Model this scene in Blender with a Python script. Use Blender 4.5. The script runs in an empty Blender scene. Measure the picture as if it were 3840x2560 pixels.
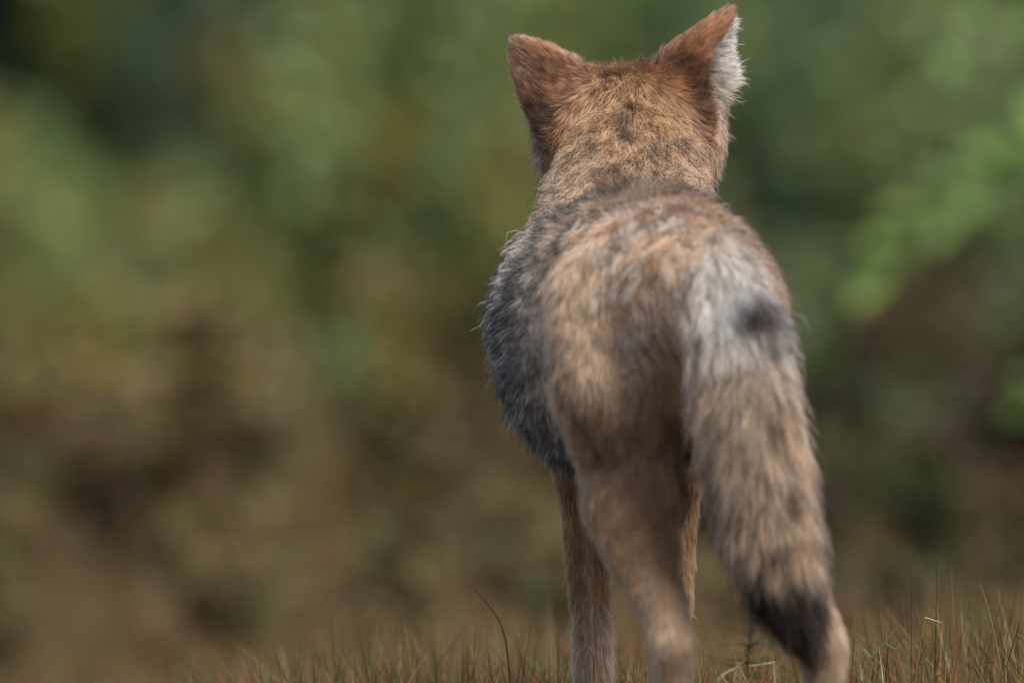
import bpy, math, random
import numpy as np
from mathutils import Vector, kdtree

SEED = 7
rng = np.random.default_rng(SEED)
random.seed(SEED)
R = math.radians
scene = bpy.context.scene
COL = scene.collection

# ------------------------------------------------------------------ camera, world, sun, exposure
cam_d = bpy.data.cameras.new('camera')
cam = bpy.data.objects.new('camera', cam_d)
COL.objects.link(cam)
cam.location = (0.0, -15.2, 0.45)
cam.rotation_euler = (R(90), 0, 0)
cam_d.sensor_width = 36.0
cam_d.lens = 573.5
cam_d.clip_start = 0.5
cam_d.clip_end = 2000.0
cam_d.dof.use_dof = True
cam_d.dof.focus_distance = 15.2 + 0.66
cam_d.dof.aperture_fstop = 5.0
scene.camera = cam

SUN_EL, SUN_AZ = R(60), R(138)      # azimuth measured clockwise from +Y (away from the camera)
world = bpy.data.worlds.new('World')
scene.world = world
world.use_nodes = True
wn = world.node_tree
bg = wn.nodes['Background']
sky = wn.nodes.new('ShaderNodeTexSky')
sky.sky_type = 'NISHITA'
sky.sun_disc = False
sky.sun_elevation = SUN_EL
sky.sun_rotation = SUN_AZ
sky.air_density = 1.0
sky.dust_density = 2.5
hs = wn.nodes.new('ShaderNodeHueSaturation')     # thin cloud whitens the blue
hs.inputs['Saturation'].default_value = 0.55
wn.links.new(sky.outputs['Color'], hs.inputs['Color'])
wn.links.new(hs.outputs['Color'], bg.inputs['Color'])
bg.inputs['Strength'].default_value = 0.075

sun_d = bpy.data.lights.new('sun', 'SUN')
sun_d.energy = 2.5
sun_d.angle = R(22)
sun_d.color = (1.0, 0.95, 0.88)
sun = bpy.data.objects.new('sun', sun_d)
COL.objects.link(sun)
sv = Vector((math.sin(SUN_AZ) * math.cos(SUN_EL), math.cos(SUN_AZ) * math.cos(SUN_EL), math.sin(SUN_EL)))
sun.rotation_euler = sv.to_track_quat('Z', 'Y').to_euler()
sun.location = (4, -6, 12)

vs = scene.view_settings
vs.view_transform = 'Standard'
vs.look = 'None'
vs.exposure = 1.18
vs.gamma = 1.0
vs.use_curve_mapping = False
scene.render.engine = 'CYCLES'
scene.cycles.use_denoising = True
scene.cycles.max_bounces = 6
scene.cycles.diffuse_bounces = 3
scene.cycles.transmission_bounces = 6
scene.cycles.transparent_max_bounces = 8
scene.cycles.sample_clamp_indirect = 4.0
scene.cycles_curves.shape = 'RIBBONS'
scene.cycles_curves.subdivisions = 2


# ------------------------------------------------------------------ helpers
def srgb(r, g, b):
    c = np.array([r, g, b], float) / 255.0
    return np.where(c <= 0.04045, c / 12.92, ((c + 0.055) / 1.055) ** 2.4)


def sstep(a, b, x):
    t = np.clip((x - a) / (b - a), 0, 1)
    return t * t * (3 - 2 * t)


def unit(v):
    return v / np.maximum(np.linalg.norm(v, axis=-1, keepdims=True), 1e-9)


def noise3(p, f, seed=0):
    """value noise in 0..1 at points p (n,3), lattice frequency f per metre"""
    q = np.asarray(p) * f + 137.3 + seed * 17.17
    i = np.floor(q).astype(np.int64)
    t = q - i
    t = t * t * (3 - 2 * t)

    def h(ix, iy, iz):
        n = (ix * 374761393 + iy * 668265263 + iz * 2147483647 + seed * 974634777) & 0xffffffff
        n = ((n ^ (n >> 13)) * 1274126177) & 0xffffffff
        return ((n ^ (n >> 16)) & 0xffff) / 65535.0
    out = 0
    for dx in (0, 1):
        for dy in (0, 1):
            for dz in (0, 1):
                w = (t[:, 0] if dx else 1 - t[:, 0]) * (t[:, 1] if dy else 1 - t[:, 1]) * (t[:, 2] if dz else 1 - t[:, 2])
                out = out + w * h(i[:, 0] + dx, i[:, 1] + dy, i[:, 2] + dz)
    return out


def link(o, parent=None):
    COL.objects.link(o)
    if parent is not None:
        o.parent = parent
    return o


def tag(o, label=None, cat=None, group=None, kind=None):
    if label: o['label'] = label
    if cat: o['category'] = cat
    if group: o['group'] = group
    if kind: o['kind'] = kind
    return o


def empty(name, loc=(0, 0, 0), rz=0.0):
    o = bpy.data.objects.new(name, None)
    o.empty_display_size = 0.1
    o.location = loc
    o.rotation_euler = (0, 0, rz)
    return link(o)


def mesh_np(name, V, F, mat, colors=None, smooth=True):
    """mesh from arrays; F is (n,3) or (n,4); colors per vertex (n,3)"""
    V = np.asarray(V, np.float32)
    F = np.asarray(F, np.int32)
    me = bpy.data.meshes.new(name)
    k = F.shape[1]
    me.vertices.add(len(V))
    me.vertices.foreach_set('co', V.ravel())
    me.loops.add(F.size)
    me.loops.foreach_set('vertex_index', F.ravel())
    me.polygons.add(len(F))
    me.polygons.foreach_set('loop_start', np.arange(0, F.size, k, dtype=np.int32))
    me.polygons.foreach_set('use_smooth', np.full(len(F), smooth))
    me.update(calc_edges=True)
    if colors is not None:
        a = me.attributes.new('tint', 'FLOAT_COLOR', 'POINT')
        c = np.ones((len(V), 4), np.float32)
        c[:, :3] = colors
        a.data.foreach_set('color', c.ravel())
    me.materials.append(mat)
    return me


def tubes(paths, radii, nseg=5, tints=None):
    """paths: (n,k,3), radii: (n,k); returns V, F, per-vertex tint"""
    paths = np.asarray(paths, float)
    n, k, _ = paths.shape
    tan = unit(np.gradient(paths, axis=1))
    ref = np.where(np.abs(tan[..., 2:3]) > 0.9, np.array([1.0, 0, 0]), np.array([0, 0, 1.0]))
    s = unit(np.cross(tan, ref))
    b = np.cross(tan, s)
    ang = np.arange(nseg) * 2 * np.pi / nseg
    ring = (paths[:, :, None] + radii[:, :, None, None] *
            (np.cos(ang)[None, None, :, None] * s[:, :, None] + np.sin(ang)[None, None, :, None] * b[:, :, None]))
    V = ring.reshape(-1, 3)
    idx = np.arange(n * k * nseg).reshape(n, k, nseg)
    a0 = idx[:, :-1]
    a1 = idx[:, 1:]
    F = np.stack([a0, np.roll(a0, -1, 2), np.roll(a1, -1, 2), a1], -1).reshape(-1, 4)
    T = None if tints is None else np.repeat(tints.reshape(-1, 3), nseg, 0)
    return V, F, T


# ------------------------------------------------------------------ materials
def new_mat(name):
    m = bpy.data.materials.new(name)
    m.use_nodes = True
    nt = m.node_tree
    return m, nt, nt.nodes['Principled BSDF']


def leaf_mat(name, rough=0.55, noise_scale=30.0, translucent=0.25):
    """pigment from the per-leaf tint, broken up by a fine noise; leaves let some light through"""
    m, nt, p = new_mat(name)
    at = nt.nodes.new('ShaderNodeAttribute')
    at.attribute_name = 'tint'
    tc = nt.nodes.new('ShaderNodeTexCoord')
    no = nt.nodes.new('ShaderNodeTexNoise')
    no.inputs['Scale'].default_value = noise_scale
    no.inputs['Detail'].default_value = 3
    nt.links.new(tc.outputs['Object'], no.inputs['Vector'])
    mr = nt.nodes.new('ShaderNodeMapRange')
    mr.inputs['To Min'].default_value = 0.7
    mr.inputs['To Max'].default_value = 1.3
    nt.links.new(no.outputs['Fac'], mr.inputs['Value'])
    mx = nt.nodes.new('ShaderNodeMix')
    mx.data_type = 'RGBA'
    mx.blend_type = 'MULTIPLY'
    mx.inputs['Factor'].default_value = 1.0
    nt.links.new(at.outputs['Color'], mx.inputs['A'])
    nt.links.new(mr.outputs['Result'], mx.inputs['B'])
    nt.links.new(mx.outputs['Result'], p.inputs['Base Color'])
    p.inputs['Roughness'].default_value = rough
    p.inputs['Specular IOR Level'].default_value = 0.3
    if translucent > 0:
        tr = nt.nodes.new('ShaderNodeBsdfTranslucent')
        nt.links.new(mx.outputs['Result'], tr.inputs['Color'])
        ms = nt.nodes.new('ShaderNodeMixShader')
        ms.inputs['Fac'].default_value = translucent
        nt.links.new(p.outputs['BSDF'], ms.inputs[1])
        nt.links.new(tr.outputs['BSDF'], ms.inputs[2])
        nt.links.new(ms.outputs['Shader'], nt.nodes['Material Output'].inputs['Surface'])
    return m


def ground_mat(name, c1, c2, scale):
    m, nt, p = new_mat(name)
    tc = nt.nodes.new('ShaderNodeTexCoord')
    no = nt.nodes.new('ShaderNodeTexNoise')
    no.inputs['Scale'].default_value = scale
    no.inputs['Detail'].default_value = 8
    nt.links.new(tc.outputs['Object'], no.inputs['Vector'])
    cr = nt.nodes.new('ShaderNodeValToRGB')
    cr.color_ramp.elements[0].position = 0.35
    cr.color_ramp.elements[1].position = 0.65
    cr.color_ramp.elements[0].color = (*c1, 1)
    cr.color_ramp.elements[1].color = (*c2, 1)
    nt.links.new(no.outputs['Fac'], cr.inputs['Fac'])
    nt.links.new(cr.outputs['Color'], p.inputs['Base Color'])
    bp = nt.nodes.new('ShaderNodeBump')
    bp.inputs['Strength'].default_value = 0.6
    bp.inputs['Distance'].default_value = 0.03
    nt.links.new(no.outputs['Fac'], bp.inputs['Height'])
    nt.links.new(bp.outputs['Normal'], p.inputs['Normal'])
    p.inputs['Roughness'].default_value = 1.0
    p.inputs['Specular IOR Level'].default_value = 0.0
    return m


def hair_mat(name):
    m = bpy.data.materials.new(name)
    m.use_nodes = True
    nt = m.node_tree
    nt.nodes.remove(nt.nodes['Principled BSDF'])
    h = nt.nodes.new('ShaderNodeBsdfHairPrincipled')
    h.model = 'CHIANG'
    h.parametrization = 'COLOR'
    at = nt.nodes.new('ShaderNodeAttribute')
    at.attribute_name = 'tint'
    nt.links.new(at.outputs['Color'], h.inputs['Color'])
    h.inputs['Roughness'].default_value = 0.45
    h.inputs['Radial Roughness'].default_value = 0.6
    h.inputs['Coat'].default_value = 0.0
    h.inputs['IOR'].default_value = 1.38
    df = nt.nodes.new('ShaderNodeBsdfDiffuse')
    nt.links.new(at.outputs['Color'], df.inputs['Color'])
    ms = nt.nodes.new('ShaderNodeMixShader')
    ms.inputs['Fac'].default_value = 0.48
    nt.links.new(h.outputs['BSDF'], ms.inputs[1])
    nt.links.new(df.outputs['BSDF'], ms.inputs[2])
    nt.links.new(ms.outputs['Shader'], nt.nodes['Material Output'].inputs['Surface'])
    return m


MAT_LEAF = leaf_mat('leaf', translucent=0.4)
MAT_STEM = leaf_mat('plant_stem', 0.8, 60, 0.0)
MAT_GRASS = leaf_mat('grass_blade', 0.5, 80, 0.2)
MAT_HAIR = hair_mat('coyote_hair')
MAT_SKIN = leaf_mat('coyote_underfur', 0.9, 200, 0.0)
MAT_GROUND = ground_mat('turf_soil', tuple(srgb(50, 42, 30)), tuple(srgb(84, 68, 46)), 6.0)
MAT_HILL = ground_mat('forest_floor', tuple(srgb(34, 40, 28)), tuple(srgb(60, 62, 40)), 2.0)


# ------------------------------------------------------------------ the setting: ground
def ground_z(x, y):
    x = np.asarray(x, float)
    y = np.asarray(y, float)
    side = -0.10 * sstep(0.02, -0.75, x) * sstep(9.0, 3.0, np.abs(y - 1.0))
    far = 0.5 * (0.5 + 0.5 * np.tanh((y - 40) / 9.0)) + 16 * sstep(55, 170, y)
    roll = 0.012 * np.sin(x * 1.7 + 0.6) * np.sin(y * 0.9 + 1.0) * sstep(1.5, 4.0, np.abs(y - 0.3) + np.abs(x - 0.2))
    return side + far + roll


def make_ground():
    xs = np.concatenate([-np.geomspace(300, 4, 24), np.linspace(-3.6, 3.6, 73), np.geomspace(4, 300, 24)])
    ys = np.concatenate([-np.geomspace(120, 5, 14), np.linspace(-4.5, 20, 99), np.linspace(21, 60, 30), np.geomspace(63, 400, 22)])
    X, Y = np.meshgrid(xs, ys, indexing='ij')
    Z = ground_z(X, Y)
    V = np.stack([X, Y, Z], -1).reshape(-1, 3)
    i = np.arange(len(V)).reshape(len(xs), len(ys))
    F = np.stack([i[:-1, :-1], i[1:, :-1], i[1:, 1:], i[:-1, 1:]], -1).reshape(-1, 4)
    o = link(bpy.data.objects.new('ground', mesh_np('ground', V, F, MAT_GROUND)))
    tag(o, 'brown turf ground of the meadow, rising gently towards the thicket', kind='structure')


make_ground()


# ------------------------------------------------------------------ background plants
def plant_mesh(kind, seed):
    """returns (stem mesh, foliage mesh) of one plant standing at the origin"""
    g = np.random.default_rng(seed)
    S = KINDS[kind]
    nst, H, spread = S['stems'], S['height'], S['spread']
    k = 7
    az = g.uniform(0, 2 * np.pi, nst)
    out = g.uniform(0.15, 1.0, nst) * spread
    hh = H * g.uniform(0.55, 1.0, nst) * (1 - 0.25 * (out / spread) ** 2)
    t = np.linspace(0, 1, k)
    bend = S['droop']
    paths = np.zeros((nst, k, 3))
    for c, tr in ((0, np.cos(az)), (1, np.sin(az))):
        paths[:, :, c] = (out * tr)[:, None] * (0.15 * t + 0.85 * t ** 1.8)[None] + g.normal(0, 0.02, (nst, k)) * t
    paths[:, :, 2] = hh[:, None] * (t - bend * t ** 3)[None] / (1 - bend * 0.6)
    rad = S['rad'] * (1 - 0.85 * t)[None] * g.uniform(0.6, 1.2, nst)[:, None]
    sc = np.array(S['stem_col'])[None, None] * g.uniform(0.7, 1.3, (nst, 1, 1)) * np.ones((nst, k, 1))
    V, F, T = tubes(paths, rad, 4, sc)
    stem = mesh_np(kind + '_stems', V, F, MAT_STEM, T)
    # leaves along each stem and on short side twigs
    n = S['leaves']
    si = g.integers(0, nst, n)
    lo = S['low']
    tt = lo + (1 - lo) * g.uniform(0, 1, n) ** 0.8
    fi = tt * (k - 1)
    i0 = np.minimum(fi.astype(int), k - 2)
    fr = (fi - i0)[:, None]
    base = paths[si, i0] * (1 - fr) + paths[si, i0 + 1] * fr
    d = unit(g.normal(0, 1, (n, 3)) * np.array([1, 1, 0.6]) + np.array([0, 0, S['up']]))
    reach = g.uniform(0.05, 1, (n, 1)) * S['twig'] * (1.15 - tt[:, None])
    root = base + d * reach
    L = S['leaf'] * g.uniform(0.6, 1.25, (n, 1))
    W = L * S['ratio']
    ld = unit(d + g.normal(0, 0.5, (n, 3)) + np.array([0, 0, S['leaf_hang']]))
    side = unit(np.cross(ld, g.normal(0, 1, (n, 3)) * 0.5 + np.array([0, 0, 1.0])))
    nrm = np.cross(side, ld)
    V = np.stack([root, root + ld * L * 0.45 + side * W * 0.5 - nrm * L * 0.05,
                  root + ld * L - nrm * L * 0.18, root + ld * L * 0.45 - side * W * 0.5 - nrm * L * 0.05], 1)
    cols = np.array(S['cols'])
    ci = g.choice(len(cols), n, p=np.array(S['w']) / sum(S['w']))
    # whole twigs share a colour more often than single leaves
    stem_c = g.choice(len(cols), nst, p=np.array(S['w']) / sum(S['w']))
    ci = np.where(g.uniform(0, 1, n) < 0.72, stem_c[si], ci)
    c = cols[ci] * g.uniform(0.75, 1.15, (n, 1)) * .9
    fol = mesh_np(kind + '_foliage', V.reshape(-1, 3), np.arange(n * 4).reshape(n, 4), MAT_LEAF, np.repeat(c, 4, 0), False)
    return stem, fol


DG, MG, LG, YG = srgb(50, 76, 56), srgb(94, 118, 68), srgb(142, 162, 104), srgb(154, 154, 58)
TEAL, GREY = srgb(74, 104, 88), srgb(124, 130, 112)
OCH, TAN, BRN, RED = srgb(146, 130, 66), srgb(146, 132, 92), srgb(104, 88, 64), srgb(110, 60, 46)
BRIGHT = srgb(124, 154, 80)
KINDS = {
    'bracken': dict(stems=16, height=0.62, spread=0.42, droop=0.35, rad=0.004, leaves=1500, low=0.1, twig=0.14, leaf=0.05, ratio=0.4,
                    up=0.1, leaf_hang=-0.4, stem_col=BRN, cols=[BRN, TAN, OCH, RED, MG], w=[6, 3, 1.6, 1.0, 0.5]),
    'dark_bracken': dict(stems=16, height=0.62, spread=0.42, droop=0.35, rad=0.004, leaves=1400, low=0.1, twig=0.14, leaf=0.05, ratio=0.4,
                         up=0.1, leaf_hang=-0.4, stem_col=BRN * .6, cols=[BRN * .6, BRN, MG, DG, RED], w=[5, 3, 2, 1.5, 0.8]),
    'weed': dict(stems=22, height=1.05, spread=0.45, droop=0.15, rad=0.004, leaves=1900, low=0.15, twig=0.13, leaf=0.07, ratio=0.32,
                 up=0.2, leaf_hang=-0.1, stem_col=TAN, cols=[OCH, TAN, MG, YG, LG, BRN], w=[3, 3, 3, 2, 2, 1]),
    'green_weed': dict(stems=22, height=1.05, spread=0.45, droop=0.15, rad=0.004, leaves=1700, low=0.15, twig=0.13, leaf=0.07, ratio=0.32,
                       up=0.2, leaf_hang=-0.1, stem_col=BRN, cols=[MG, DG, BRN, LG, OCH], w=[4, 2, 3, 2, 1]),
    'shrub': dict(stems=26, height=2.1, spread=0.9, droop=0.2, rad=0.01, leaves=3600, low=0.12, twig=0.28, leaf=0.085, ratio=0.55,
                  up=0.1, leaf_hang=-0.2, stem_col=BRN, cols=[MG, LG, DG, TEAL, YG, GREY], w=[3, 4, 2, 2, 2, 1]),
    'dark_shrub': dict(stems=26, height=2.1, spread=0.9, droop=0.2, rad=0.01, leaves=3000, low=0.12, twig=0.28, leaf=0.085, ratio=0.55,
                       up=0.1, leaf_hang=-0.2, stem_col=BRN, cols=[MG, DG, BRN, LG, RED], w=[4, 3, 2, 1.5, .4]),
    'yellow_shrub': dict(stems=16, height=1.7, spread=0.5, droop=0.2, rad=0.008, leaves=1500, low=0.3, twig=0.2, leaf=0.085, ratio=0.55,
                         up=0.1, leaf_hang=-0.2, stem_col=BRN, cols=[YG * .6, MG, OCH * .7, LG], w=[3, 4, 2, 2]),
    'pale_shrub': dict(stems=16, height=1.7, spread=0.5, droop=0.2, rad=0.008, leaves=1400, low=0.3, twig=0.2, leaf=0.085, ratio=0.55,
                       up=0.1, leaf_hang=-0.2, stem_col=BRN, cols=[LG, GREY, LG * 1.2, TEAL], w=[4, 2, 3, 1]),
    'thicket': dict(stems=30, height=4.2, spread=1.5, droop=0.15, rad=0.02, leaves=5200, low=0.04, twig=0.5, leaf=0.13, ratio=0.55,
                    up=0.0, leaf_hang=-0.3, stem_col=BRN, cols=[DG, MG, TEAL, DG], w=[5, 2, 1.5, 3]),
    'sapling': dict(stems=5, height=0.95, spread=0.40, droop=0.3, rad=0.006, leaves=34, low=0.55, twig=0.07, leaf=0.13, ratio=0.5,
                    up=0.1, leaf_hang=0.0, stem_col=BRN, cols=[BRIGHT, LG], w=[5, 1]),
}
CACHE = {}


def plant(name, kind, variant, x, y, scale, rz, label, cat, group=None):
    key = (kind, variant)
    if key not in CACHE:
        CACHE[key] = plant_mesh(kind, 100 + 31 * variant + sum(map(ord, kind)))
    st, fo = CACHE[key]
    r = empty(name, (x, y, float(ground_z(x, y)) - 0.01), rz)
    r.scale = (scale, scale, scale)
    tag(r, label, cat, group)
    link(bpy.data.objects.new('stems', st), r)
    link(bpy.data.objects.new('foliage', fo), r)
    return r


g = np.random.default_rng(21)
# tall dark thicket closing the view
for i, x in enumerate(np.linspace(-9, 9, 18)):
    plant('tall_thicket', 'thicket', i % 3, x + g.uniform(-.4, .4), 43 + g.uniform(-2, 5), g.uniform(0.9, 1.2), g.uniform(0, 6.28),
          'tall dark green thicket bush at the back of the meadow', 'bush', 'dark thicket behind the shrubs')
# green shrubs
for i, x in enumerate(np.linspace(-6, 6, 24)):
    sc_ = g.uniform(0.75, 1.1) * (0.62 if -2.4 < x < -0.8 else 1.0)
    if x < 0.35:
        plant('leafy_shrub', 'shrub', i % 4, x + g.uniform(-.25, .25), 29 + g.uniform(-3, 3.5), sc_, g.uniform(0, 6.28),
              'mid green leafy shrub in front of the dark thicket', 'shrub', 'green shrubs before the thicket')
    else:
        plant('leafy_shrub', 'dark_shrub', i % 4, x + g.uniform(-.25, .25), 29 + g.uniform(-3, 3.5), sc_, g.uniform(0, 6.28),
              'deep green and brown shrub before the thicket, on the sapling side', 'shrub', 'darker shrubs before the thicket')
for kind, x, y, sc_, lab in (('yellow_shrub', -.52, 25.5, .95, 'yellow green shrub standing out from the darker shrubs'),
                             ('pale_shrub', -.02, 26.0, .82, 'pale grey green shrub beside the yellow green one'),
                             ('yellow_shrub', -1.45, 24.0, .6, 'low ochre and yellow shrub in front of the mid green shrubs'),
                             ('pale_shrub', 1.05, 27.0, 1.05, 'tall pale green shrub among the deep green and brown shrubs')):
    plant('light_shrub', kind, 0 if x > -1 else 1, x, y, sc_, 1.0, lab, 'shrub')
# yellowing weeds on one side, greener ones on the other
for i, x in enumerate(np.linspace(-5, 5, 32)):
    if x < 0.35:
        plant('tall_weed', 'weed', i % 4, x + g.uniform(-.15, .15), 19 + g.uniform(-2, 3.0), g.uniform(0.75, 1.1), g.uniform(0, 6.28),
              'yellowing tall weed clump between brown ferns and green shrubs', 'weed', 'yellowing weeds')
    else:
        plant('tall_weed', 'green_weed', i % 4, x + g.uniform(-.15, .15), 19 + g.uniform(-2, 3.0), g.uniform(0.75, 1.1), g.uniform(0, 6.28),
              'dark green and brown weed clump between ferns and shrubs', 'weed', 'green and brown weeds')
# dead ferns, thinning out and getting lower towards the open grass
for i, x in enumerate(np.linspace(-4.5, 4.5, 44)):
    y = 14.2 + g.uniform(-1.6, 3.4)
    if x < 0.4:
        plant('dead_fern', 'bracken', i % 4, x + g.uniform(-.15, .15), y, g.uniform(0.55, 1.15), g.uniform(0, 6.28),
              'dry light brown fern clump in front of the yellowing weeds', 'fern', 'dry brown ferns')
    else:
        plant('dead_fern', 'dark_bracken', i % 4, x + g.uniform(-.15, .15), y, g.uniform(0.65, 1.3), g.uniform(0, 6.28),
              'dark brown fern clump in front of the green weeds', 'fern', 'dark brown ferns')
for i, x in enumerate(np.linspace(-3.6, 3.6, 66)):
    t = g.uniform(0, 1)
    plant('low_fern', 'bracken' if x < .3 else 'dark_bracken', (i * 3) % 4, x + g.uniform(-.15, .15), 6.5 + 7.5 * t, 0.22 + .36 * t + g.uniform(-.05, .1), g.uniform(0, 6.28),
          'low light brown fern tuft in the open grass' if x < .3 else 'low dark brown fern tuft in the open grass', 'fern',
          'low pale fern tufts' if x < .3 else 'low dark fern tufts')


def sapling():
    """one thin arching stem whose side branch carries large bright leaves"""
    g = np.random.default_rng(4)
    y0 = 12.0
    r = empty('broadleaf_sapling', (1.04, y0, float(ground_z(1.04, y0)) - .01))
    tag(r, 'young sapling with large bright green leaves on an arching branch', 'sapling')
    stem = np.array([[0, 0, 0], [.02, .02, .3], [.0, .03, .6], [-.03, .02, .9], [-.10, .0, 1.15]])
    br1 = np.array([[0.0, .03, .55], [-.06, .02, .74], [-.16, .0, .80], [-.28, -.02, .72], [-.42, -.03, .60]])
    br2 = np.array([[-.02, .02, .8], [-.08, .06, .95], [-.16, .08, 1.02], [-.24, .1, 1.0], [-.3, .1, .95]])
    br3 = np.array([[0.01, .02, .2], [-.03, .0, .32], [-.09, -.02, .40], [-.13, -.02, .41], [-.18, -.03, .38]])
    P = np.stack([stem, br1, br2, br3])
    rad = np.array([.006, .003, .003, .003])[:, None] * np.linspace(1, .4, 5)[None]
    V, F, T = tubes(P, rad, 6, np.tile(BRN, (4, 5, 1)))
    link(bpy.data.objects.new('stem', mesh_np('sapling_stem', V, F, MAT_STEM, T)), r)
    leaf_at = [(br1, np.linspace(.38, 1, 13), .10), (br2, np.linspace(.5, 1, 3), .06), (br3, np.linspace(.75, 1, 3), .055)]
    for path, ts, size in leaf_at:
        for j, t in enumerate(ts):
            f = t * 4
            i0 = min(int(f), 3)
            p = path[i0] * (1 - f + i0) + path[i0 + 1] * (f - i0)
            d = unit(path[i0 + 1] - path[i0])
            sd = unit(np.array([g.normal(0, .2), -.5, (1 if j % 2 else -1) * .9]))
            ax = unit(d * .7 + sd * .6 + g.normal(0, .15, 3))
            L = size * g.uniform(.8, 1.15)
            nrm = unit(np.array([.1, -.55, .8]) + g.normal(0, .2, 3))
            nrm = unit(nrm - ax * (nrm @ ax))
            sv_ = np.cross(nrm, ax)
            u = np.linspace(0, 1, 7)
            hw = L * .27 * np.sin(np.pi * u ** .8) ** .8
            mid = p + ax * (u * L)[:, None] - nrm * (.12 * L * u ** 2)[:, None]
            V = np.concatenate([mid - sv_ * hw[:, None] + nrm * (.25 * hw)[:, None], mid, mid + sv_ * hw[:, None] + nrm * (.25 * hw)[:, None]])
            q = np.arange(6)
            F = np.concatenate([np.stack([q, q + 1, q + 8, q + 7], 1), np.stack([q + 7, q + 8, q + 15, q + 14], 1)])
            c = np.tile(BRIGHT * g.uniform(.8, 1.2), (21, 1))
            link(bpy.data.objects.new('leaf', mesh_np('sapling_leaf', V, F, MAT_LEAF, c)), r)


sapling()


# ------------------------------------------------------------------ grass
def make_grass(name, n, area, hr, wr, label, seed, cols, lean=0.35, bare=None):
    g = np.random.default_rng(seed)
    x = g.uniform(area[0], area[1], n)
    y = g.uniform(area[2], area[3], n)
    # tufts: pull blades towards random centres
    nc = max(4, n // 30)
    cx = g.uniform(area[0], area[1], nc)
    cy = g.uniform(area[2], area[3], nc)
    ci = g.integers(0, nc, n)
    tu = g.uniform(0, 1, n) < 0.6
    x = np.where(tu, cx[ci] + g.normal(0, 0.025, n), x)
    y = np.where(tu, cy[ci] + g.normal(0, 0.025, n), y)
    h = g.uniform(hr[0], hr[1], n) ** 1.0 * (0.55 + 0.65 * noise3(np.stack([x, y, 0 * x], 1), 5.0, 3)) * (.85 + .2 * sstep(.1, .8, x))
    az = g.uniform(0, 2 * np.pi, n)
    le = np.abs(g.normal(0, lean, n)) * np.where(g.uniform(0, 1, n) < .2, 2.2, 1.0)
    k = 4
    t = np.linspace(0, 1, k)
    P = np.zeros((n, k, 3))
    P[:, :, 0] = x[:, None] + (np.cos(az) * le * h)[:, None] * t ** 1.7
    P[:, :, 1] = y[:, None] + (np.sin(az) * le * h)[:, None] * t ** 1.7
    P[:, :, 2] = ground_z(x, y)[:, None] - 0.005 + h[:, None] * (t - 0.12 * np.minimum(le, 1.2)[:, None] * t ** 2)
    w = g.uniform(wr[0], wr[1], n)[:, None] * (np.array([1, 0.95, 0.7, 0.08]))[None]
    a2 = g.uniform(0, 2 * np.pi, n)
    s = np.stack([np.cos(a2), np.sin(a2), 0 * a2], 1)[:, None] * w[:, :, None] * 0.5
    # a shallow V section: left edge, keel, right edge
    keel = np.stack([-np.sin(a2), np.cos(a2), 0 * a2], 1)[:, None] * w[:, :, None] * 0.3
    V = np.stack([P - s, P + keel, P + s], 2)
    idx = np.arange(n * k * 3).reshape(n, k, 3)
    F = np.concatenate([np.stack([idx[:, :-1, j], idx[:, :-1, j + 1], idx[:, 1:, j + 1], idx[:, 1:, j]], -1).reshape(-1, 4) for j in (0, 1)])
    c = np.array(cols)
    base = c[g.integers(0, len(c), n)]
    tip = c[g.integers(0, len(c), n)]
    C = base[:, None] * (1 - t[None, :, None]) + tip[:, None] * t[None, :, None]
    C = C * g.uniform(0.6, 1.25, (n, 1, 1))
    o = link(bpy.data.objects.new(name, mesh_np(name, V.reshape(-1, 3), F, MAT_GRASS, np.repeat(C.reshape(-1, 3), 3, 0))))
    tag(o, label, 'grass', kind='stuff')
    return o


GRN, OLV, RUST, DRY, DKR = srgb(88, 104, 48), srgb(106, 98, 56), srgb(128, 80, 52), srgb(158, 136, 106), srgb(80, 54, 40)
make_grass('meadow_grass', 120000, (-2.2, 2.2, -0.2, 3.2), (0.07, 0.21), (0.0013, 0.0028),
           'short rusty brown and green meadow grass round the paws', 5, [GRN, GRN, OLV, RUST, RUST, DKR, RUST, DRY])
make_grass('far_grass', 60000, (-5.0, 5.0, 3.2, 13.5), (0.03, 0.10), (0.003, 0.006),
           'out of focus rusty grass stretching back to the ferns', 6, [RUST, DKR, OLV, OLV, DRY * .6, BRN])
make_grass('reed_grass', 420, (-0.15, 1.6, 0.35, 1.15), (0.15, 0.265), (0.0016, 0.0026),
           'tall thin reed like blades rising above the short grass', 8, [GRN, OLV, RUST, DKR, DKR], 0.3)


# ------------------------------------------------------------------ single plants that stand out of the grass
def stalk(name, pts, r0, r1, col, label, cat, parts=()):
    r = empty(name, tuple(pts[0]))
    tag(r, label, cat)
    P = np.array(pts, float)
    t = np.linspace(0, len(P) - 1, 14)
    i = np.minimum(t.astype(int), len(P) - 2)
    f = (t - i)[:, None]
    Q = P[i] * (1 - f) + P[i + 1] * f
    for _ in range(3):
        Q[1:-1] = .5 * Q[1:-1] + .25 * (Q[:-2] + Q[2:])
    V, F, T = tubes((Q - P[0])[None], np.linspace(r0, r1, 14)[None], 6, np.tile(col, (1, 14, 1)))
    link(bpy.data.objects.new('stem', mesh_np(name + '_stem', V, F, MAT_STEM, T)), r)
    for pn, paths, ra, rb, c in parts:
        paths = np.asarray(paths, float) - P[0]
        k = paths.shape[1]
        for q in paths:
            V, F, T = tubes(q[None], np.linspace(ra, rb, k)[None], 5, np.tile(c, (1, k, 1)))
            link(bpy.data.objects.new(pn, mesh_np(name + '_' + pn, V, F, MAT_STEM, T)), r)
    return r


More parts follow.
